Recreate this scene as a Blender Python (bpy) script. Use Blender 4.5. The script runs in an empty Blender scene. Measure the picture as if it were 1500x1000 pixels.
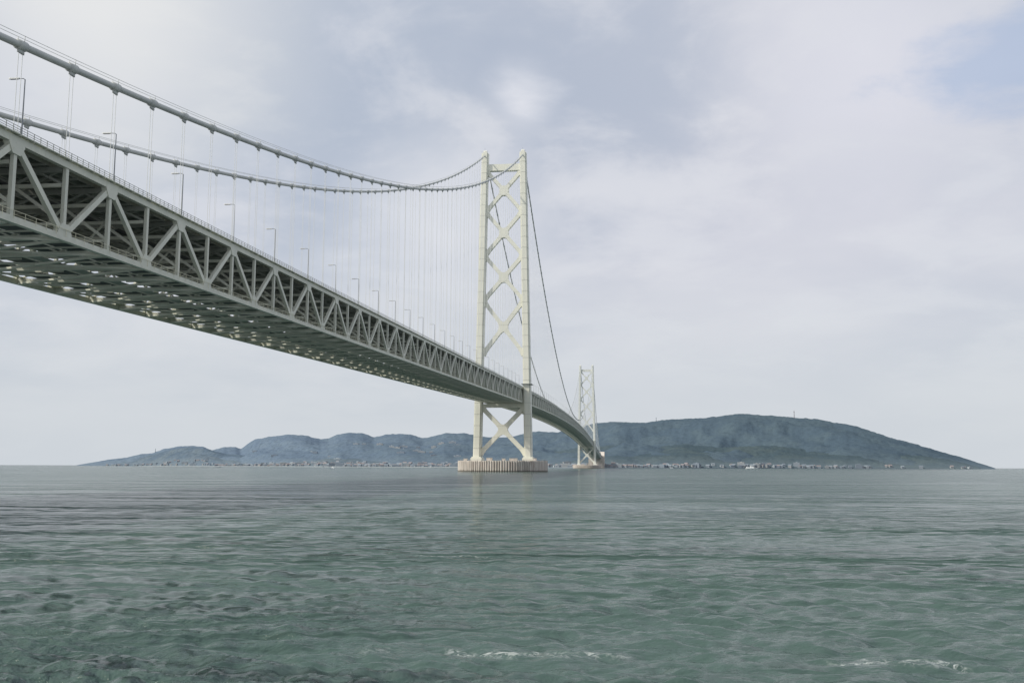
import bpy, math, random
import numpy as np
from mathutils import Vector, Matrix
random.seed(7); rng=np.random.default_rng(11)
scene=bpy.context.scene
# ------------------------------------------------------------ camera
H=4.5
CX,D,YAW,PITCH,ROLL,F=109.839,899.42,0.11289,0.12468,0.003326,1460.66
f=Vector((-math.sin(YAW)*math.cos(PITCH),math.cos(YAW)*math.cos(PITCH),math.sin(PITCH)))
r=f.cross(Vector((0,0,1))).normalized();u=r.cross(f)
R2=r*math.cos(ROLL)+u*math.sin(ROLL);U2=-r*math.sin(ROLL)+u*math.cos(ROLL)
cam=bpy.data.cameras.new("camera");co=bpy.data.objects.new("camera",cam);scene.collection.objects.link(co)
m=Matrix((R2,U2,-f)).transposed().to_4x4();m.translation=Vector((CX,-D,H));co.matrix_world=m
cam.sensor_width=36;cam.lens=F/1500*36;cam.clip_start=0.5;cam.clip_end=200000
scene.camera=co
scene.view_settings.view_transform='Standard';scene.view_settings.look='None';scene.view_settings.exposure=0
CAM=np.array([CX,-D,H])
def bearing(px,py=683):
    v=f+R2*((px-750)/F)+U2*((500-py)/F)
    return math.atan2(v.x,v.y), v.z/math.hypot(v.x,v.y)
# ------------------------------------------------------------ light
SUN=Vector((-0.67,-0.32,0.67)).normalized()
sl=bpy.data.lights.new("sun","SUN");sl.energy=3.6;sl.angle=math.radians(1.5);sl.color=(1,.93,.81)
so=bpy.data.objects.new("sun",sl);scene.collection.objects.link(so)
so.rotation_euler=SUN.to_track_quat('Z','Y').to_euler()
# ------------------------------------------------------------ node helper
class NT:
    def __init__(s,nt): s.nt=nt;s.N=nt.nodes;s.L=nt.links
    def n(s,t,ins=None,**k):
        x=s.N.new(t)
        for a,b in k.items(): setattr(x,a,b)
        if ins:
            for a,b in ins.items():
                if isinstance(b,bpy.types.NodeSocket): s.L.new(b,x.inputs[a])
                else: x.inputs[a].default_value=b
        return x
    def math(s,op,a,b=0.0,c=None,clamp=False):
        d={0:a,1:b}
        if c is not None:d[2]=c
        return s.n('ShaderNodeMath',d,operation=op,use_clamp=clamp).outputs[0]
    def mix(s,fac,a,b):
        x=s.n('ShaderNodeMix',data_type='RGBA')
        for i,v in ((0,fac),(6,a),(7,b)):
            if isinstance(v,bpy.types.NodeSocket): s.L.new(v,x.inputs[i])
            else: x.inputs[i].default_value=v if i==0 else (*v[:3],1)
        return x.outputs[2]
    def mr(s,v,a,b,c=0,d=1,smooth=True):
        return s.n('ShaderNodeMapRange',{0:v,1:a,2:b,3:c,4:d},interpolation_type='SMOOTHSTEP' if smooth else 'LINEAR').outputs[0]
    def noise(s,vec,scale,detail=4,rough=.5,dist=0):
        return s.n('ShaderNodeTexNoise',{'Vector':vec,'Scale':scale,'Detail':detail,'Roughness':rough,'Distortion':dist}).outputs[0]
# ------------------------------------------------------------ world
w=bpy.data.worlds.new("World");scene.world=w;w.use_nodes=True
w.node_tree.nodes.clear();g=NT(w.node_tree)
sky=g.n('ShaderNodeTexSky',sky_type='NISHITA',sun_disc=False,sun_elevation=math.asin(SUN.z),sun_rotation=math.atan2(SUN.x,SUN.y),air_density=1.2,dust_density=3)
tc=g.n('ShaderNodeTexCoord').outputs['Generated']
sp=g.n('ShaderNodeSeparateXYZ',{0:tc})
zz=g.math('MAXIMUM',sp.outputs[2],0.0)
den=g.math('ADD',zz,0.25)
px_=g.math('DIVIDE',sp.outputs[0],den);py_=g.math('DIVIDE',sp.outputs[1],den)
pv=g.n('ShaderNodeCombineXYZ',{0:px_,1:py_,2:0.0}).outputs[0]
n1=g.noise(pv,1.1,9,.52,.25)
n2=g.noise(g.n('ShaderNodeVectorMath',{0:pv,1:(7.3,2.1,0)},operation='ADD').outputs[0],3.2,8,.58,.25)
def spot(px,py,r0,r1,wob=.30):
    v=(f+R2*((px-750)/F)+U2*((500-py)/F)).normalized()
    dv=g.n('ShaderNodeVectorMath',{0:tc,1:tuple(v)},operation='DISTANCE').outputs['Value']
    dv=g.math('ADD',dv,g.math('MULTIPLY',g.math('SUBTRACT',n2,.5),wob))
    return g.mr(dv,r0,r1,1,0)
c=g.mix(g.mr(n1,.36,.64),(.50,.55,.65),(.72,.735,.785))
c=g.mix(g.math('MULTIPLY',spot(1150,260,.05,.42),.65),c,(.74,.735,.80))
c=g.mix(g.math('MULTIPLY',spot(480,120,.02,.30),.75),c,(.44,.505,.62))
c=g.mix(g.math('MULTIPLY',spot(880,110,.02,.22),.75),c,(.43,.49,.605))
c=g.mix(g.math('MULTIPLY',spot(330,20,.0,.13),.5),c,(.47,.53,.63))
c=g.mix(g.math('MULTIPLY',g.mr(n2,.43,.66),.50),c,(.79,.80,.845))
c=g.mix(g.math('MULTIPLY',spot(150,20,-.02,.24),.85),c,(.87,.87,.86))
c=g.mix(g.math('MULTIPLY',spot(765,152,-.03,.04,.16),.75),c,(.90,.90,.94))
c=g.mix(g.math('MULTIPLY',spot(650,350,.0,.13),.6),c,(.85,.86,.90))
c=g.mix(g.math('MULTIPLY',spot(1270,80,.0,.16),.5),c,(.80,.80,.87))
c=g.mix(g.math('MULTIPLY',spot(1560,60,.0,.11,.5),.7),c,(.42,.52,.71))
c=g.mix(g.mr(sp.outputs[2],.0,.24,.9,0),c,(.655,.70,.745))
sd=g.n('ShaderNodeVectorMath',{0:tc,1:tuple(SUN)},operation='DISTANCE').outputs['Value']
c=g.mix(g.mr(sd,.1,.85,1,0),c,(1.5,1.43,1.3))
cl10=g.n('ShaderNodeVectorMath',{0:c,1:(10,10,10)},operation='MULTIPLY').outputs[0]
skyc=g.n('ShaderNodeMix',{0:.94},data_type='RGBA')
g.L.new(cl10,skyc.inputs[7]);g.L.new(sky.outputs[0],skyc.inputs[6])
bg=g.n('ShaderNodeBackground',{'Color':skyc.outputs[2],'Strength':.1})
g.L.new(bg.outputs[0],g.n('ShaderNodeOutputWorld').inputs[0])
# ------------------------------------------------------------ materials
def mat(name):
    m=bpy.data.materials.new(name);m.use_nodes=True;m.node_tree.nodes.clear();g=NT(m.node_tree)
    return m,g
def finish(g,col,rough=.5,bump=None,spec=.5,normal=None,metal=0):
    b=g.n('ShaderNodeBsdfPrincipled',{'Base Color':col if isinstance(col,bpy.types.NodeSocket) else (*col,1),'Roughness':rough,'Specular IOR Level':spec,'Metallic':metal})
    if normal is not None: g.L.new(normal,b.inputs['Normal'])
    g.L.new(b.outputs[0],g.n('ShaderNodeOutputMaterial').inputs[0]);return b
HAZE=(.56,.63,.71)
def hazed(g,col,k=6500.):  # bakes distance haze into the base colour, stronger with world Y
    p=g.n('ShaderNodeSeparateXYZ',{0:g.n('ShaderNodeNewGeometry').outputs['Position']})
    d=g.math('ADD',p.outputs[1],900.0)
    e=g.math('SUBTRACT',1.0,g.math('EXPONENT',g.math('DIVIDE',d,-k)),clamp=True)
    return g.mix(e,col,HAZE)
def paint(name,c1,c2,rough=.45,seam=False,stain=.35):
    m,g=mat(name)
    pos=g.n('ShaderNodeNewGeometry').outputs['Position']
    sc=g.n('ShaderNodeVectorMath',{0:pos,1:(1,1,.25)},operation='MULTIPLY').outputs[0]
    a=g.noise(sc,.25,6,.6);b=g.noise(pos,1.7,4,.6)
    col=g.mix(g.mr(a,.35,.65),c1,c2)
    col=g.mix(g.math('MULTIPLY',g.mr(b,.58,.75),stain),col,tuple(x*.6*k for x,k in zip(c1,(1,.9,.75))))
    if seam:
        z=g.n('ShaderNodeSeparateXYZ',{0:pos}).outputs[2]
        fz=g.math('FRACT',g.math('DIVIDE',z,10.2))
        s=g.math('LESS_THAN',fz,.045)
        col=g.mix(g.math('MULTIPLY',s,.45),col,tuple(x*.45 for x in c1))
        cellv=g.n('ShaderNodeTexWhiteNoise',{1:g.math('FLOOR',g.math('DIVIDE',z,10.2))},noise_dimensions='1D').outputs[0]
        col=g.mix(g.math('MULTIPLY',cellv,.12),col,tuple(x*.75 for x in c1))
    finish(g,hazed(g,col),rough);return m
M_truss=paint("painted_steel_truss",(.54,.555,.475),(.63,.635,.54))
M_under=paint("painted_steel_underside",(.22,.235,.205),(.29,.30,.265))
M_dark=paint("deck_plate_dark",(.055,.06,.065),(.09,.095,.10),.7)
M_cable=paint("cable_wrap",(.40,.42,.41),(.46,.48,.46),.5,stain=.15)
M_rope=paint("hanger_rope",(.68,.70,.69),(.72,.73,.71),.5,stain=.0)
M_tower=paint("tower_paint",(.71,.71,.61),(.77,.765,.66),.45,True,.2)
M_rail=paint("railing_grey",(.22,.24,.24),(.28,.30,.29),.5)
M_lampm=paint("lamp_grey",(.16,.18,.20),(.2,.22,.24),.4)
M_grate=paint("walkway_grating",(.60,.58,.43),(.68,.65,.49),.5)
m,g=mat("pier_concrete")
pos=g.n('ShaderNodeNewGeometry').outputs['Position']
st=g.n('ShaderNodeVectorMath',{0:pos,1:(1,1,.12)},operation='MULTIPLY').outputs[0]
a=g.noise(st,.55,5,.6);b=g.noise(pos,.15,3,.5)
col=g.mix(g.mr(a,.35,.65),(.42,.385,.35),(.64,.60,.56))
col=g.mix(g.math('MULTIPLY',g.mr(b,.5,.7),.35),col,(.50,.41,.35))
z=g.n('ShaderNodeSeparateXYZ',{0:pos}).outputs[2]
col=g.mix(g.mr(g.math('ADD',z,g.math('MULTIPLY',a,2.5)),1.9,2.8,.8,0),col,(.09,.085,.07))
finish(g,col,.8);M_conc=m
m,g=mat("pier_recess");finish(g,(.19,.165,.145),.9);M_recess=m
# ------------------------------------------------------------ mesh builder
class MB:
    def __init__(s): s.v=[];s.f=[];s.m=[];s.mats=[];s.n=0
    def mi(s,m):
        if m not in s.mats:s.mats.append(m)
        return s.mats.index(m)
    def add(s,vs,fs,mat):
        k=s.mi(mat);s.v.extend(vs)
        for q in fs: s.f.append([i+s.n for i in q]);s.m.append(k)
        s.n+=len(vs)
    def beam(s,p,q,w,h,mat,ref=(0,0,1),w2=None,h2=None):
        p=np.array(p,float);q=np.array(q,float);d=q-p;d/=np.linalg.norm(d)
        a=np.cross(d,ref);
        if np.linalg.norm(a)<1e-3:a=np.cross(d,(0,1,0))
        a/=np.linalg.norm(a);b=np.cross(a,d)
        w2=w if w2 is None else w2;h2=h if h2 is None else h2
        vs=[]
        for c,ww,hh in ((p,w,h),(q,w2,h2)):
            for i,j in ((-1,-1),(1,-1),(1,1),(-1,1)): vs.append(tuple(c+a*i*ww/2+b*j*hh/2))
        s.add(vs,[(3,2,1,0),(4,5,6,7),(0,1,5,4),(1,2,6,5),(2,3,7,6),(3,0,4,7)],mat)
    def box(s,c,sz,mat):
        x,y,z=c;a,b,h=[t/2 for t in sz]
        vs=[(x+i*a,y+j*b,z+k*h) for k in (-1,1) for i,j in ((-1,-1),(1,-1),(1,1),(-1,1))]
        s.add(vs,[(3,2,1,0),(4,5,6,7),(0,1,5,4),(1,2,6,5),(2,3,7,6),(3,0,4,7)],mat)
    def tube(s,P,rad,mat,seg=8,caps=True):
        P=[np.array(p,float) for p in P];n=len(P);vs=[]
        if np.isscalar(rad): rad=[rad]*n
        for i,p in enumerate(P):
            d=P[min(i+1,n-1)]-P[max(i-1,0)];d/=np.linalg.norm(d)
            ref=np.array((1,0,0)) if abs(d[0])<.9 else np.array((0,0,1))
            a=np.cross(d,ref);a/=np.linalg.norm(a);b=np.cross(d,a)
            for k in range(seg):
                t=2*math.pi*k/seg;vs.append(tuple(p+(a*math.cos(t)+b*math.sin(t))*rad[i]))
        fs=[(i*seg+k,i*seg+(k+1)%seg,(i+1)*seg+(k+1)%seg,(i+1)*seg+k) for i in range(n-1) for k in range(seg)]
        if caps: fs+=[tuple(range(seg))[::-1],tuple(range((n-1)*seg,n*seg))]
        s.add(vs,fs,mat)
    def prism(s,poly,y0,y1,mat,axis='Y'):
        n=len(poly)
        if axis=='Y': vs=[(x,y0,z) for x,z in poly]+[(x,y1,z) for x,z in poly]
        elif axis=='X': vs=[(y0,a,b) for a,b in poly]+[(y1,a,b) for a,b in poly]
        else: vs=[(a,b,y0) for a,b in poly]+[(a,b,y1) for a,b in poly]
        s.add(vs,[tuple(range(n))[::-1],tuple(range(n,2*n))]+[(i,(i+1)%n,n+(i+1)%n,n+i) for i in range(n)],mat)
    def obj(s,name,parent=None,smooth=False):
        me=bpy.data.meshes.new(name);me.from_pydata(s.v,[],s.f)
        for mm in s.mats: me.materials.append(mm)
        me.polygons.foreach_set('material_index',s.m)
        if smooth: me.polygons.foreach_set('use_smooth',[True]*len(s.f))
        me.update()
        o=bpy.data.objects.new(name,me);scene.collection.objects.link(o)
        if parent:o.parent=parent
        return o
def empty(name,loc=(0,0,0)):
    o=bpy.data.objects.new(name,None);o.location=loc;scene.collection.objects.link(o);return o
# ------------------------------------------------------------ bridge
LM=1991.;ZT=75.95;G=.02771
def deck(Y):
    if Y<=0: return ZT+G*Y
    if Y<=LM: return ZT+G*Y*(1-Y/LM)
    return ZT-G*(Y-LM)
def cab(Y):
    if Y<=0: return 294.3+.4442*Y+.0001944*Y*Y
    if Y<=LM:
        t=(Y-LM/2)/(LM/2);return 95.0+(294.3-95.0)*t*t
    y=-(Y-LM);return 294.3+.4442*y+.0001944*y*y
PN=14.2;Y0=-761.7
ks=range(-10,262)
nodes=[(k,Y0+PN*k) for k in ks]
bridge=empty("suspension_bridge")
tr=MB();un=MB();hg=MB();cb=MB();rl=MB()
XS=17.75
for idx,(k,Y) in enumerate(nodes[:-1]):
    Yn=Y+PN;z0=deck(Y);z1=deck(Yn)
    near=Y<450
    zt0,zt1=z0-1.2,z1-1.2;zb0,zb1=z0-13.5,z1-13.5
    for s in (-1,1):
        X=s*XS
        tr.beam((X,Y,zt0),(X,Yn,zt1),.95,1.15,M_truss)
        tr.beam((X,Y,zb0),(X,Yn,zb1),.95,1.05,M_truss)
        tr.beam((X,Y,zb0+.5),(X,Y,zt0-.5),.62,.8,M_truss,ref=(0,1,0))
        if k%2==0: a,b=(X,Y,zt0-.3),(X,Yn,zb1+.3)
        else: a,b=(X,Y,zb0+.3),(X,Yn,zt1-.3)
        tr.beam(a,b,.74,.98,M_truss)
        if near:
            if k%2==0: pl=[(Y-2.0,zt0+.4),(Y+2.0,zt0+.4),(Y+2.0,zt0-.8),(Y+1.0,zt0-2.3),(Y-1.0,zt0-2.3),(Y-2.0,zt0-.8)]
            else: pl=[(Y-2.0,zb0-.4),(Y+2.0,zb0-.4),(Y+2.0,zb0+.8),(Y+1.0,zb0+2.3),(Y-1.0,zb0+2.3),(Y-2.0,zb0+.8)]
            tr.prism(pl,X-.50,X+.50,M_truss,'X')
            tr.box((X,Y,zt0+.95),(.5,1.5,.8),M_truss)
        xr=s*18.6
        rl.beam((s*18.3,Y,z0-.42),(s*18.3,Yn,z1-.42),1.1,.14,M_truss)
        for zz_ in (.75,.35,-.0):
            rl.beam((xr,Y,z0+zz_),(xr,Yn,z1+zz_),.07,.07,M_rail)
        if near:
            for j in range(8):
                yy=Y+PN*j/8;zd=deck(yy);rl.beam((xr,yy,zd-.4),(xr,yy,zd+.8),.09,.09,M_rail,ref=(0,1,0))
                if j%2==0: rl.beam((s*17.3,yy,zd-.55),(s*18.8,yy,zd-.55),.12,.2,M_truss)
        rl.beam((s*15.9,Y,z0+.55),(s*15.9,Yn,z1+.55),.12,.5,M_rail)
        rl.beam((s*16.4,Y,z0-12.75),(s*16.4,Yn,z1-12.75),1.1,.08,M_grate)
        if near:
            rl.beam((s*15.8,Y,z0-11.8),(s*15.8,Yn,z1-11.8),.06,.06,M_grate)
            rl.beam((s*18.45,Y,z0-12.2),(s*18.45,Yn,z1-12.2),.07,.07,M_grate)
            for j in range(5):
                yy=Y+PN*j/5;zd=deck(yy);rl.beam((s*18.45,yy,zd-13.4),(s*18.45,yy,zd-12.2),.07,.07,M_grate,ref=(0,1,0))
    for s in (-1,1):
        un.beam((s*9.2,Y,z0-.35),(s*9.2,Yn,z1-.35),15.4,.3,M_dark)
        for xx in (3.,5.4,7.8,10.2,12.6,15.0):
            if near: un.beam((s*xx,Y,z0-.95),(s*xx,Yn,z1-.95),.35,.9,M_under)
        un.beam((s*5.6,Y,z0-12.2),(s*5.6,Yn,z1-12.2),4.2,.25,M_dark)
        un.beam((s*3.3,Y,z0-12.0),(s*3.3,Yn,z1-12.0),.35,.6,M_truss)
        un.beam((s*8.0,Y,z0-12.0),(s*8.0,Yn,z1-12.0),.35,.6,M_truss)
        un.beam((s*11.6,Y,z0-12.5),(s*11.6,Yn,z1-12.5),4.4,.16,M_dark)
        if near:
            un.beam((s*14.2,Y,z0-12.3),(s*14.2,Yn,z1-12.3),.5,.5,M_under)
            for j in range(3):
                yy=Y+PN*(j+.5)/3;zd=deck(yy)
                un.beam((s*3.0,yy,zd-12.75),(s*14.3,yy,zd-12.75),.2,.3,M_truss)
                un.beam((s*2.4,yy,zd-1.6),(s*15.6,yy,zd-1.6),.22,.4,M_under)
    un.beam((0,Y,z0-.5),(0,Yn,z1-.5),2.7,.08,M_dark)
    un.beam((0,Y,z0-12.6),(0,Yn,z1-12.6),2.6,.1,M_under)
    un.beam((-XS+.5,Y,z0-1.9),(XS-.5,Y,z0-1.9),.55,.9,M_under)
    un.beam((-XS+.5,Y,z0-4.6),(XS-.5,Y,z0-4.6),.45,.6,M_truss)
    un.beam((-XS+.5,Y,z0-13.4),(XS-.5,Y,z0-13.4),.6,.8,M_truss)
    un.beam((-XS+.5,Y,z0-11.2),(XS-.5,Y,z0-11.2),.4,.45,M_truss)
    if near:
        W=XS-.5;n=8
        for j in range(n):
            xa=-W+2*W*j/n;xb=-W+2*W*(j+1)/n
            za,zb_=(z0-2.3,z0-4.3) if j%2 else (z0-4.3,z0-2.3)
            un.beam((xa,Y,za),(xb,Y,zb_),.3,.35,M_under)
            za,zb_=(z0-11.4,z0-13.1) if j%2 else (z0-13.1,z0-11.4)
            un.beam((xa,Y,za),(xb,Y,zb_),.25,.3,M_truss)
        for s in (-1,1):
            un.beam((s*(XS-.4),Y,z0-10.8),(s*9.,Y,z0-4.9),.45,.5,M_truss)
            un.beam((s*9.,Y,z0-4.9),(s*3.,Y,z0-11.0),.3,.35,M_truss)
    for s in (-1,1):
        un.beam((s*(XS-.4),Y,z0-13.9),(0,Y+PN/2,(z0+z1)/2-13.9),.42,.4,M_truss)
        un.beam((0,Y+PN/2,(z0+z1)/2-13.93),(s*(XS-.4),Yn,z1-13.93),.42,.4,M_truss)
        if near: un.beam((s*(XS-.4),Y,z0-1.75),(0,Yn,z1-1.75),.35,.3,M_under)
def cablerun(Ya,Yb):
    n=max(2,int((Yb-Ya)/7));ys=np.linspace(Ya,Yb,n)
    for s in (-1,1):
        X=s*XS
        cb.tube([(X,y,cab(y)) for y in ys],.56,M_cable,12)
        for dx in (-.55,.55):
            cb.tube([(X+dx,y,cab(y)+1.45) for y in ys],.045,M_cable,4)
cablerun(-895,-4);cablerun(4,LM-4);cablerun(LM+4,LM+895)
for k,Y in nodes:
    if Y>LM+840 or abs(Y)<12 or abs(Y-LM)<12 or Y<-880: continue
    zc=cab(Y);zd=deck(Y)
    if zc-zd<2: continue
    sl_=(cab(Y+1)-cab(Y-1))/2
    for s in (-1,1):
        X=s*XS
        dy=1.0/math.sqrt(1+sl_*sl_)
        cb.tube([(X,Y-dy,zc-dy*sl_),(X,Y+dy,zc+dy*sl_)],.78,M_cable,12)
        cb.box((X,Y,zc-.95),(.28,1.5,.7),M_cable)
        for dx in (-.55,.55): cb.beam((X+dx,Y,zc+.4),(X+dx,Y,zc+1.5),.07,.07,M_cable,ref=(0,1,0))
        for dy_ in (-.5,.5):
            hg.tube([(X,Y+dy_,zc-1.1),(X,Y+dy_,zd-.3)],.05,M_rope,5,False)
tr.obj("stiffening_truss",bridge);un.obj("deck_and_floor_trusses",bridge)
cb.obj("main_cables",bridge,True);hg.obj("hanger_ropes",bridge,True);rl.obj("railings_and_walkways",bridge)
# ---- towers
def tower(name,Yc):
    t=MB();e=empty(name,(0,Yc,0))
    zb,ztp=11.0,295.5
    def lx(z): return 23.25+(17.75-23.25)*(z-zb)/(ztp-zb)
    def prof(z):
        k=(z-zb)/(ztp-zb);hx=3.35-.25*k;hy=7.3-2.4*k;ix=hx-1.05;iy=hy-1.5
        return [(-ix,-hy),(ix,-hy),(ix,-iy),(hx,-iy),(hx,iy),(ix,iy),(ix,hy),(-ix,hy),(-ix,iy),(-hx,iy),(-hx,-iy),(-ix,-iy)]
    for s in (-1,1):
        zs=np.linspace(zb,ztp,29);vs=[];fs=[]
        for z in zs:
            for a,b in prof(z): vs.append((s*lx(z)+a,b,z))
        for i in range(len(zs)-1):
            for k in range(12):fs.append((i*12+k,i*12+(k+1)%12,(i+1)*12+(k+1)%12,(i+1)*12+k))
        fs.append(tuple(range((len(zs)-1)*12,len(zs)*12)))
        t.add(vs,fs,M_tower)
        for z in np.arange(zb+10.2,ztp-4,10.2):
            P=prof(z)
            t.prism([(s*lx(z)+a*1.03,b*1.015) for a,b in P],z-.12,z+.12,M_tower,'Z')
        t.box((s*23.3,0,10.4),(10,18,3.4),M_tower);t.box((s*23.3,0,12.6),(8.4,16.2,1.2),M_tower)
        t.prism([(-4.2,ztp),(4.2,ztp),(3.4,ztp+1.6),(1.2,ztp+2.9),(-1.2,ztp+2.9),(-3.4,ztp+1.6)],s*17.75-1.5,s*17.75+1.5,M_tower,'X')
        t.beam((s*17.75,-3.9,ztp),(s*17.75,-3.9,ztp+4.2),.15,.15,M_rail,ref=(0,1,0))
        for yy in (-4.8,4.8):
            t.beam((s*17.75-3,yy,ztp+1.1),(s*17.75+3,yy,ztp+1.1),.1,.1,M_rail)
            for xx in (-3,-1,1,3):t.beam((s*17.75+xx,yy,ztp),(s*17.75+xx,yy,ztp+1.1),.1,.1,M_rail,ref=(0,1,0))
    t.box((0,0,281.5),(2*(lx(281)-2.2),5.0,6.2),M_tower)
    panels=[(277.5,240.5,3.2),(238.5,199.,3.3),(197.,156.8,3.4),(154.8,106.5,3.6),(58.0,16.5,3.8)]
    for zt_,zl,wd in panels:
        xa=lx(zt_)-2.6;xb=lx(zl)-2.6
        tt=xa/(xa+xb);zc=zt_+(zl-zt_)*tt
        for s in (-1,1):
            for (x,zq) in ((s*xa,zt_),(s*xb,zl)):
                d=np.array([x,zq-zc]);L=np.hypot(*d);d/=L;nn=np.array([-d[1],d[0]])
                pts=[]
                for q,wq in ((0,1.75),(.10,1.45),(.22,1.0),(.80,1.0),(.93,1.3),(1.02,1.75)):
                    pts.append((q,wq*wd/2))
                poly=[(d[0]*L*q+nn[0]*hw,zc+d[1]*L*q+nn[1]*hw) for q,hw in pts]+[(d[0]*L*q-nn[0]*hw,zc+d[1]*L*q-nn[1]*hw) for q,hw in reversed(pts)]
                off=.004*(1+(s>0)+2*(x!=s*xa))
                t.prism(poly,-2.1-off,2.1+off,M_tower)
        t.prism([(-4.3,zc-1),(-1,zc-4.6),(1,zc-4.6),(4.3,zc-1),(4.3,zc+1),(1,zc+4.6),(-1,zc+4.6),(-4.3,zc+1)],-2.16,2.16,M_tower)
    t.box((0,0,59.2),(2*(lx(60)-2.2),4.6,3.2),M_tower)
    for s in (-1,1):
        t.box((s*lx(78.5),0,78.5),(9.4,17,.35),M_rail)
    t.obj("tower_legs_and_bracing",e)
    e.parent=bridge
    return e
tower("near_tower",0);tower("far_tower",LM)
# ---- piers (caissons)
def pier(name,Yc,R,top):
    t=MB();e=empty(name,(0,Yc,0));N=112
    def circ(rr,z0,z1,m,n=96):
        t.prism([(rr*math.cos(2*math.pi*i/n),rr*math.sin(2*math.pi*i/n)) for i in range(n)],z0,z1,m,'Z')
    circ(R-1.0,-6,top-1.3,M_recess);circ(R-.6,top-1.3,top-.3,M_conc)
    for i in range(N):
        a=2*math.pi*(i+.5)/N
        x,y=(R-.9)*math.cos(a),(R-.9)*math.sin(a)
        hh=top-.5+random.uniform(-.35,.55)
        t.tube([(x,y,-6),(x,y,hh)],.95+random.uniform(-.12,.1),M_conc,8)
    for i in range(64):
        a=2*math.pi*i/64;b=2*math.pi*(i+1)/64
        p=((R-2)*math.cos(a),(R-2)*math.sin(a));q=((R-2)*math.cos(b),(R-2)*math.sin(b))
        t.beam((*p,top-.3),(*p,top+1),.1,.1,M_rail,ref=(0,1,0))
        for z in (1.,.5): t.beam((*p,top-.0+z),(*q,top+z),.07,.07,M_rail)
    for x,y,a,b,h in ((-9,-24,5,3,2.6),(4,-28,3,2.4,2),(12,-22,7,3,2.2),(30,-12,3,3,2.4),(-33,-8,3,4,2)):
        t.box((x,y,top-.3+h/2),(a,b,h),M_conc);t.box((x,y,top-.3+h+.1),(a+.4,b+.4,.2),M_rail)
    t.obj("caisson",e);e.parent=bridge
pier("near_pier",0,40.5,9.8);pier("far_pier",LM,40,9.8)
t=MB();t.prism([(2935,0),(2935,46),(2960,62),(3010,58),(3020,20),(3020,0)],-30,30,M_conc,'X');t.obj("far_anchorage",bridge)
# ------------------------------------------------------------ street lamps
lm=MB()
lm.tube([(0,0,0),(0,0,.5)],.18,M_lampm,8)
lm.tube([(0,0,.5),(0,0,5),(0,0,10.0)],[.13,.11,.085],M_lampm,8)
lm.tube([(0,0,9.9),(-.25,0,10.15),(-1.2,0,10.2)],[.08,.07,.06],M_lampm,6)
lm.prism([(-1.0,-.17),(-2.5,-.2),(-2.7,-.08),(-2.7,.08),(-2.5,.2),(-1.0,.17)],10.12,10.32,M_rope,'Z')
lm.prism([(-1.2,-.12),(-2.45,-.14),(-2.45,.14),(-1.2,.12)],10.06,10.12,M_lampm,'Z')
base=None
Y=-730-28.4*4
while Y<LM+600:
    if abs(Y)>14 and abs(Y-LM)>14:
        if base is None: o=lm.obj("street_lamp");base=o.data
        else:
            o=bpy.data.objects.new("street_lamp",base);scene.collection.objects.link(o)
        o.location=(16.6,Y,deck(Y)-.3)
    Y+=28.4
# ------------------------------------------------------------ terrain
sky_pts=[(112,681),(140,676),(165,672),(185,670),(205,665),(222,664),(240,657),(262,653.5),(282,652.5),(298,654),(310,659),(328,654.5),(345,654.5),(353,657),(362,650),(374,643),(400,638.5),(425,636.5),(448,638),(470,643),(482,642),(494,636),(508,633.5),(530,634),(548,639.5),(566,636),(585,634.5),(600,636),(618,641.5),(636,638),(652,634),(680,634),(700,638),(725,641),(750,639),(770,634),(790,631.5),(815,633),(835,631),(870,619),(900,616.5),(925,619),(950,618),(975,614.5),(1000,613),(1040,611),(1080,606),(1110,607),(1150,610),(1200,614),(1250,623),(1300,639),(1340,650),(1380,662),(1420,673),(1458,685.5)]
front_pts=[(150,681),(190,675),(215,668),(245,660),(275,655),(305,658),(330,664),(360,667),(400,662),(450,664),(500,668),(560,670),(620,668),(680,666),(740,664),(800,662),(850,655),(900,652),(950,656),(1000,650),(1060,655),(1120,652),(1180,657),(1240,655),(1300,664),(1350,668),(1400,675),(1435,684)]
def vnoise(x,y,seed=0):
    xi=np.floor(x).astype(int);yi=np.floor(y).astype(int);xf=x-xi;yf=y-yi
    def hsh(a,b):
        n=(a*374761393+b*668265263+seed*974634777)&0x7fffffff
        n=((n^(n>>13))*1274126177)&0x7fffffff
        return ((n^(n>>16))&0xffff)/65535.
    uu=xf*xf*(3-2*xf);vv=yf*yf*(3-2*yf)
    return (hsh(xi,yi)*(1-uu)+hsh(xi+1,yi)*uu)*(1-vv)+(hsh(xi,yi+1)*(1-uu)+hsh(xi+1,yi+1)*uu)*vv
def fbm(x,y,o=4,seed=0):
    t=0;a=.5
    for i in range(o): t=t+a*vnoise(x*2**i,y*2**i,seed+i);a*=.5
    return t
def rdist(px): return np.interp(px,[100,400,700,900,1458],[8600,7600,6600,6000,5200])
def sdist(px): return np.interp(px,[100,300,500,860,1000,1458],[8200,6200,4700,3950,4050,4700])
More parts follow.
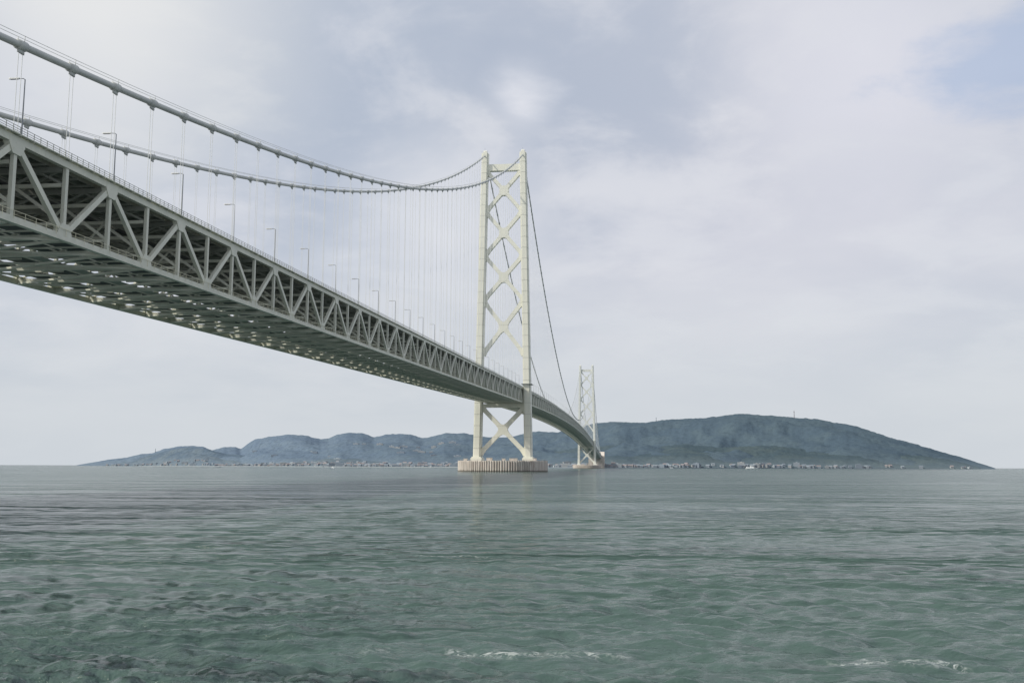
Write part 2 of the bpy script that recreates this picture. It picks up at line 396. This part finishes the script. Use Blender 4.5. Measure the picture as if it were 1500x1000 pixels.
def terrain(name,prof,rscale,M,seed,shorepush=0,nt=60,ns=700):
    px=np.linspace(prof[0][0],prof[-1][0],ns)
    py=np.interp(px,[a for a,b in prof],[b for a,b in prof])
    be=np.array([bearing(a,b) for a,b in zip(px,py)])
    rd=sdist(px)+(rdist(px)-sdist(px))*rscale;sd=sdist(px)+shorepush
    hr=np.maximum(rd*be[:,1]+H,-3)
    s0=np.cumsum(np.r_[0,np.diff(be[:,0])])*5500
    T=np.linspace(0,1.6,nt)
    X=np.zeros((nt,ns));Yy=X.copy();Z=X.copy()
    for j,t in enumerate(T):
        rr=sd+(rd-sd)*t
        if t<=1: k=(t**.75)*(1-.25*(1-t)*t*2)
        else: k=max(0,1-((t-1)/.6)**1.3)
        n=fbm(s0/420,np.full(ns,t*(3.1*rscale+1))+0.6*fbm(s0/300,np.full(ns,t*2.),2,seed+9),5,seed)-.48
        mask=np.sin(math.pi*min(t,1))**.7 if t<1 else 0
        z=hr*k+hr*n*1.0*mask+ (fbm(s0/45,np.full(ns,t*22),3,seed+5)-.45)*9*min(1,t*4)*np.clip(hr/30,0,1)
        z=z+(fbm(s0/14,np.full(ns,t*60.),2,seed+31)-.4)*7*np.clip(hr/60,0,1)*min(1,t*3)
        z=np.minimum(z,hr*np.minimum(1,t+.15)*1.0+2) if t<1 else z
        if j==0:z=np.full(ns,-1.5)
        z=np.where(hr<1,-2,z)
        X[j]=CX+np.sin(be[:,0])*rr;Yy[j]=-D+np.cos(be[:,0])*rr;Z[j]=z
    me=bpy.data.meshes.new(name)
    vs=np.stack([X,Yy,Z],-1).reshape(-1,3)
    ii=(np.arange(nt-1)[:,None]*ns+np.arange(ns-1)[None]).ravel()
    fs=np.stack([ii,ii+1,ii+ns+1,ii+ns],-1)
    me.from_pydata(vs.tolist(),[],fs.tolist());me.materials.append(M)
    me.polygons.foreach_set('use_smooth',[True]*len(fs));me.update()
    o=bpy.data.objects.new(name,me);scene.collection.objects.link(o)
    return X,Yy,Z,px
def forest(name,near,far,near2,far2):
    m,g=mat(name)
    pos=g.n('ShaderNodeNewGeometry').outputs['Position']
    s=g.n('ShaderNodeSeparateXYZ',{0:pos})
    hx=g.mr(s.outputs[0],-2600,900,1,0)  # hazier bluish forest tones painted in towards the left
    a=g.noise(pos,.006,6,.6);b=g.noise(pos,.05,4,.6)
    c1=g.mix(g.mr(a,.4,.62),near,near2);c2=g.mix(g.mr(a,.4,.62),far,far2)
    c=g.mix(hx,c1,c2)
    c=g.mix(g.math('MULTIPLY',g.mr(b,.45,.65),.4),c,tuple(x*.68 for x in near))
    c=g.mix(g.mr(s.outputs[2],0,60,.3,0),c,(.18,.225,.26))  # low-lying haze painted into the colour near sea level
    bp=g.n('ShaderNodeBump',{'Strength':.35,'Distance':10.0,'Height':b}).outputs[0]
    finish(g,c,1.0,spec=.0,normal=bp);return m
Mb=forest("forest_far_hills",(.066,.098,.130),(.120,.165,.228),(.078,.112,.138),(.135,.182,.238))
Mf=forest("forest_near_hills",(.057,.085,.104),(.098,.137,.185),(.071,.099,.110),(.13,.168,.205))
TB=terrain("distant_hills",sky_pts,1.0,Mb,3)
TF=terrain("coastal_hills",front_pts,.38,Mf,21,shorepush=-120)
# ------------------------------------------------------------ town along the shore
def flat(name,c,rough=.8):
    m,g=mat(name);pos=g.n('ShaderNodeNewGeometry').outputs['Position']
    n=g.noise(pos,.02,3);finish(g,g.mix(n,tuple(x*.85 for x in c),tuple(min(1,x*1.15) for x in c)),rough,spec=.2);return m
MW=[flat("wall_white",(.38,.42,.455)),flat("wall_grey",(.26,.30,.345)),flat("wall_beige",(.31,.33,.345)),flat("wall_blue",(.22,.265,.32))]  # town wall and roof colours have bluish distance haze baked in
MR=[flat("roof_slate",(.16,.195,.235)),flat("roof_red",(.23,.21,.22)),flat("roof_grey",(.21,.25,.29))]
MWin=flat("window_band",(.18,.22,.27))
tn=MB()
def house(x,y,z,wd,dp,h,rot,flatroof):
    wm=random.choice(MW);rm=random.choice(MR);c,s_=math.cos(rot),math.sin(rot)
    def T(a,b,cz): return (x+a*c-b*s_,y+a*s_+b*c,z+cz)
    a,b=wd/2,dp/2
    vs=[T(i*a,j*b,k) for k in (-4,h) for i,j in ((-1,-1),(1,-1),(1,1),(-1,1))]
    tn.add(vs,[(4,5,6,7),(0,1,5,4),(1,2,6,5),(2,3,7,6),(3,0,4,7)],wm)
    for fl in range(int(h//3.2)):
        zf=fl*3.2+1.2
        tn.add([T(-a*.9,-b-.05,zf),T(a*.9,-b-.05,zf),T(a*.9,-b-.05,zf+1.3),T(-a*.9,-b-.05,zf+1.3)],[(0,1,2,3)],MWin)
    if flatroof:
        vs=[T(i*a*.3,j*b*.3,k) for k in (h,h+2.2) for i,j in ((-1,-1),(1,-1),(1,1),(-1,1))]
        tn.add(vs,[(4,5,6,7),(0,1,5,4),(1,2,6,5),(2,3,7,6),(3,0,4,7)],wm)
    else:
        o=.6
        vs=[T(-a-o,-b-o,h-.1),T(a+o,-b-o,h-.1),T(a+o,b+o,h-.1),T(-a-o,b+o,h-.1),T(-a-o,0,h+b*.7),T(a+o,0,h+b*.7)]
        tn.add(vs,[(0,1,5,4),(2,3,4,5),(1,2,5),(3,0,4)],rm)
def put(Tr,px,j,**k):
    X,Y_,Z,P=Tr;i=int(np.argmin(abs(P-px)))
    return X[j,i],Y_[j,i],Z[j,i]
def dens(px): return np.interp(px,[150,250,330,450,620,720,830,900,960,1040,1100,1200,1260,1430],[.25,.35,.7,1,1,.8,.9,.9,.6,.2,.4,.3,.1,.05])
cnt=0
while cnt<760:
    px=random.uniform(155,1430)
    if random.random()>dens(px):continue
    j=int(abs(random.gauss(0,1))*(2.6 if px<760 else 1.0))+1
    if j>20:continue
    x,y,z=put(TF,px,j)
    if z<-1: z=.5
    big=random.random()<.06
    wd=random.uniform(22,44) if big else random.uniform(8,17);h=random.uniform(9,15) if big else random.uniform(4,7)
    house(x+random.uniform(-6,6),y,max(z,1),wd,random.uniform(8,14),h,random.uniform(-.5,.5),big or random.random()<.25);cnt+=1
for k in range(32):
    px=random.gauss(560,110);x,y,z=put(TB,px,random.randint(5,18));wd=random.uniform(12,45)
    house(x,y,z,wd,12,random.uniform(4,9),random.uniform(-.3,.3),True)
tn.obj("shoreline_town")
sw=MB()
X,Y_,Z,P=TF
for i in range(30,len(P)-30,4):
    a=(X[0,i],Y_[0,i]-6,.8);b=(X[0,i+4],Y_[0,i+4]-6,.8)
    sw.beam(a,b,4,3.2,MW[0 if P[i]<760 else 3])
sw.obj("sea_wall")
def mast(px,h,M):
    x,y,z=put(TB,px,36)
    t=MB();n=8
    for a in range(3):
        t.beam((3*math.cos(a*2.094),3*math.sin(a*2.094),-6),(.5*math.cos(a*2.094),.5*math.sin(a*2.094),h),1.1,1.1,M,ref=(0,1,0),w2=.6,h2=.6)
    for k in range(n):
        z0=h*k/n;rr=3-2.5*k/n
        for a in range(3):
            t.beam((rr*math.cos(a*2.094),rr*math.sin(a*2.094),z0),((rr-.3)*math.cos((a+1)*2.094),(rr-.3)*math.sin((a+1)*2.094),z0+h/n),.4,.4,M,ref=(0,1,0))
    t.tube([(0,0,h*.72),(0,0,h*.80)],[2.6,2.6],M,8)
    o=t.obj("radio_mast");o.location=(x,y,z)
mast(1163,42,MR[1]);mast(228,30,MR[2]);mast(962,22,MR[2])
# ------------------------------------------------------------ boats
MBo=flat("boat_white",(.75,.78,.80));MBd=flat("boat_dark_hull",(.15,.2,.28))
def boat(name,px,dist,L,rot):
    t=MB();B=L*.13
    st=[(-.5,.8),(-.3,1),(.15,1),(.38,.6),(.5,.03)]
    vs=[]
    for q,wq in st:
        sh=1+max(0,q)*.9
        vs+=[(q*L,-B*wq,L*.07*sh),(q*L*.96,-B*wq*.7,-.5),(q*L*.96,B*wq*.7,-.5),(q*L,B*wq,L*.07*sh)]
    fs=[]
    for i in range(len(st)-1):
        for k in range(4): fs.append((i*4+k,i*4+(k+1)%4,i*4+4+(k+1)%4,i*4+4+k))
    fs.append((0,1,2,3));t.add(vs,fs,MBo if L>20 else MBd)
    t.prism([(-.42*L,L*.07),(.2*L,L*.07),(.15*L,L*.16),(-.42*L,L*.16)],-B*.75,B*.75,MBo)
    t.prism([(-.1*L,L*.16),(.12*L,L*.16),(.07*L,L*.24),(-.1*L,L*.24)],-B*.55,B*.55,MBo)
    t.prism([(-.09*L,L*.185),(.108*L,L*.185),(.09*L,L*.215),(-.09*L,L*.215)],-B*.56,B*.56,MWin)
    t.beam((-.05*L,0,L*.24),(-.05*L,0,L*.42),.25,.25,MBo,ref=(0,1,0))
    b,_=bearing(px);o=t.obj(name);o.location=(CX+math.sin(b)*dist,-D+math.cos(b)*dist,0);o.rotation_euler=(0,0,rot)
boat("passenger_ferry",1101,2900,34,.1);boat("fishing_boat",487,1900,11,2.9);boat("fishing_boat",985,3200,16,.3);boat("fishing_boat",320,3000,15,.2)
# ------------------------------------------------------------ sea
th=np.linspace(-.95,.95,1000)-YAW
rr=np.r_[np.geomspace(7,700,1000),np.geomspace(730,90000,60)]
A,Rr=np.meshgrid(th,rr)
X=CX+np.sin(A)*Rr;Y=-D+np.cos(A)*Rr;Z=np.zeros_like(X)
cell=np.maximum(Rr*math.log(100)/1000,Rr*1.3/1000)
wd0=math.radians(196)
for i in range(150):
    lam=math.exp(rng.uniform(math.log(.12),math.log(4.6)))
    an=wd0+rng.normal(0,.7);k=2*math.pi/lam
    amp=.0175*lam/(1+(lam/.8)**1.3)
    fade=np.clip((lam/cell-3)/4,0,1)
    sel=fade[:,0]>0
    ph=k*(X[sel]*math.sin(an)+Y[sel]*math.cos(an))+rng.uniform(0,6.28)
    Z[sel]+=amp*fade[sel]*(np.sin(ph)+.25*np.cos(2*ph))
gust=fbm(X/8,Y/14,4,77)
Z*=(.2+1.55*gust)
ns=len(th);nt=len(rr)
me=bpy.data.meshes.new("sea")
vs=np.stack([X,Y,Z],-1).reshape(-1,3).astype(np.float32)
ii=(np.arange(nt-1)[:,None]*ns+np.arange(ns-1)[None]).ravel()
fs=np.stack([ii,ii+1,ii+ns+1,ii+ns],-1).astype(np.int32)
me.vertices.add(len(vs));me.vertices.foreach_set('co',vs.ravel())
me.loops.add(fs.size);me.loops.foreach_set('vertex_index',fs.ravel())
me.polygons.add(len(fs));me.polygons.foreach_set('loop_start',np.arange(0,fs.size,4,dtype=np.int32))
me.polygons.foreach_set('use_smooth',np.ones(len(fs),bool))
me.update(calc_edges=True);me.validate()
so_=bpy.data.objects.new("sea",me);scene.collection.objects.link(so_)
m,g=mat("sea_water")
pos=g.n('ShaderNodeNewGeometry').outputs['Position']
def sv(a): return g.n('ShaderNodeVectorMath',{0:pos,1:a},operation='MULTIPLY').outputs[0]
a=g.noise(sv((.8,1,0)),6.5,3,.55,.3);b=g.noise(sv((.6,1,0)),1.3,4,.6,.4);c3=g.noise(sv((.45,1,0)),.18,5,.65)
c4=g.noise(sv((.4,1,0)),.03,4,.6)
streak=g.noise(sv((.25,1,0)),.05,5,.6,.5)
hgt=g.math('ADD',g.math('MULTIPLY',a,.045),g.math('ADD',g.math('MULTIPLY',b,.30),g.math('ADD',g.math('MULTIPLY',c3,1.3),g.math('MULTIPLY',c4,3.0))))
hgt=g.math('MULTIPLY',hgt,g.mr(streak,.38,.6,.5,1.35))
bp=g.n('ShaderNodeBump',{'Strength':1.0,'Distance':1.0,'Height':hgt}).outputs[0]
big=g.noise(sv((1,.5,0)),.012,5,.6,.6)
col=g.mix(g.mr(big,.4,.62),(.044,.078,.072),(.060,.098,.090))
fn=g.noise(sv((1,1,0)),5.0,6,.75,.6)
reg=g.noise(sv((.12,.45,0)),.8,3,.5,.5)
foam=g.math('MULTIPLY',g.mr(reg,.71,.78),g.mr(fn,.52,.62))
s=g.n('ShaderNodeSeparateXYZ',{0:pos})
wob=g.math('MULTIPLY',g.math('SUBTRACT',g.noise(sv((1,1,0)),.3,5,.6),.5),4.0)
ln=g.math('ABSOLUTE',g.math('ADD',g.math('SUBTRACT',g.math('ADD',s.outputs[1],g.math('MULTIPLY',s.outputs[0],.02)),-D+24.5+.02*CX),wob))
patch=g.mr(g.noise(sv((1,.3,0)),.33,3,.6),.50,.62)
foam=g.math('MAXIMUM',foam,g.math('MULTIPLY',g.math('MULTIPLY',g.mr(ln,.0,.7,.7,0),patch),g.mr(fn,.47,.60)))
col=g.mix(foam,col,(.62,.66,.66))
bs=finish(g,col,g.mr(foam,0,1,.13,.8),spec=.11,normal=bp);bs.inputs['IOR'].default_value=1.33
me.materials.append(m)
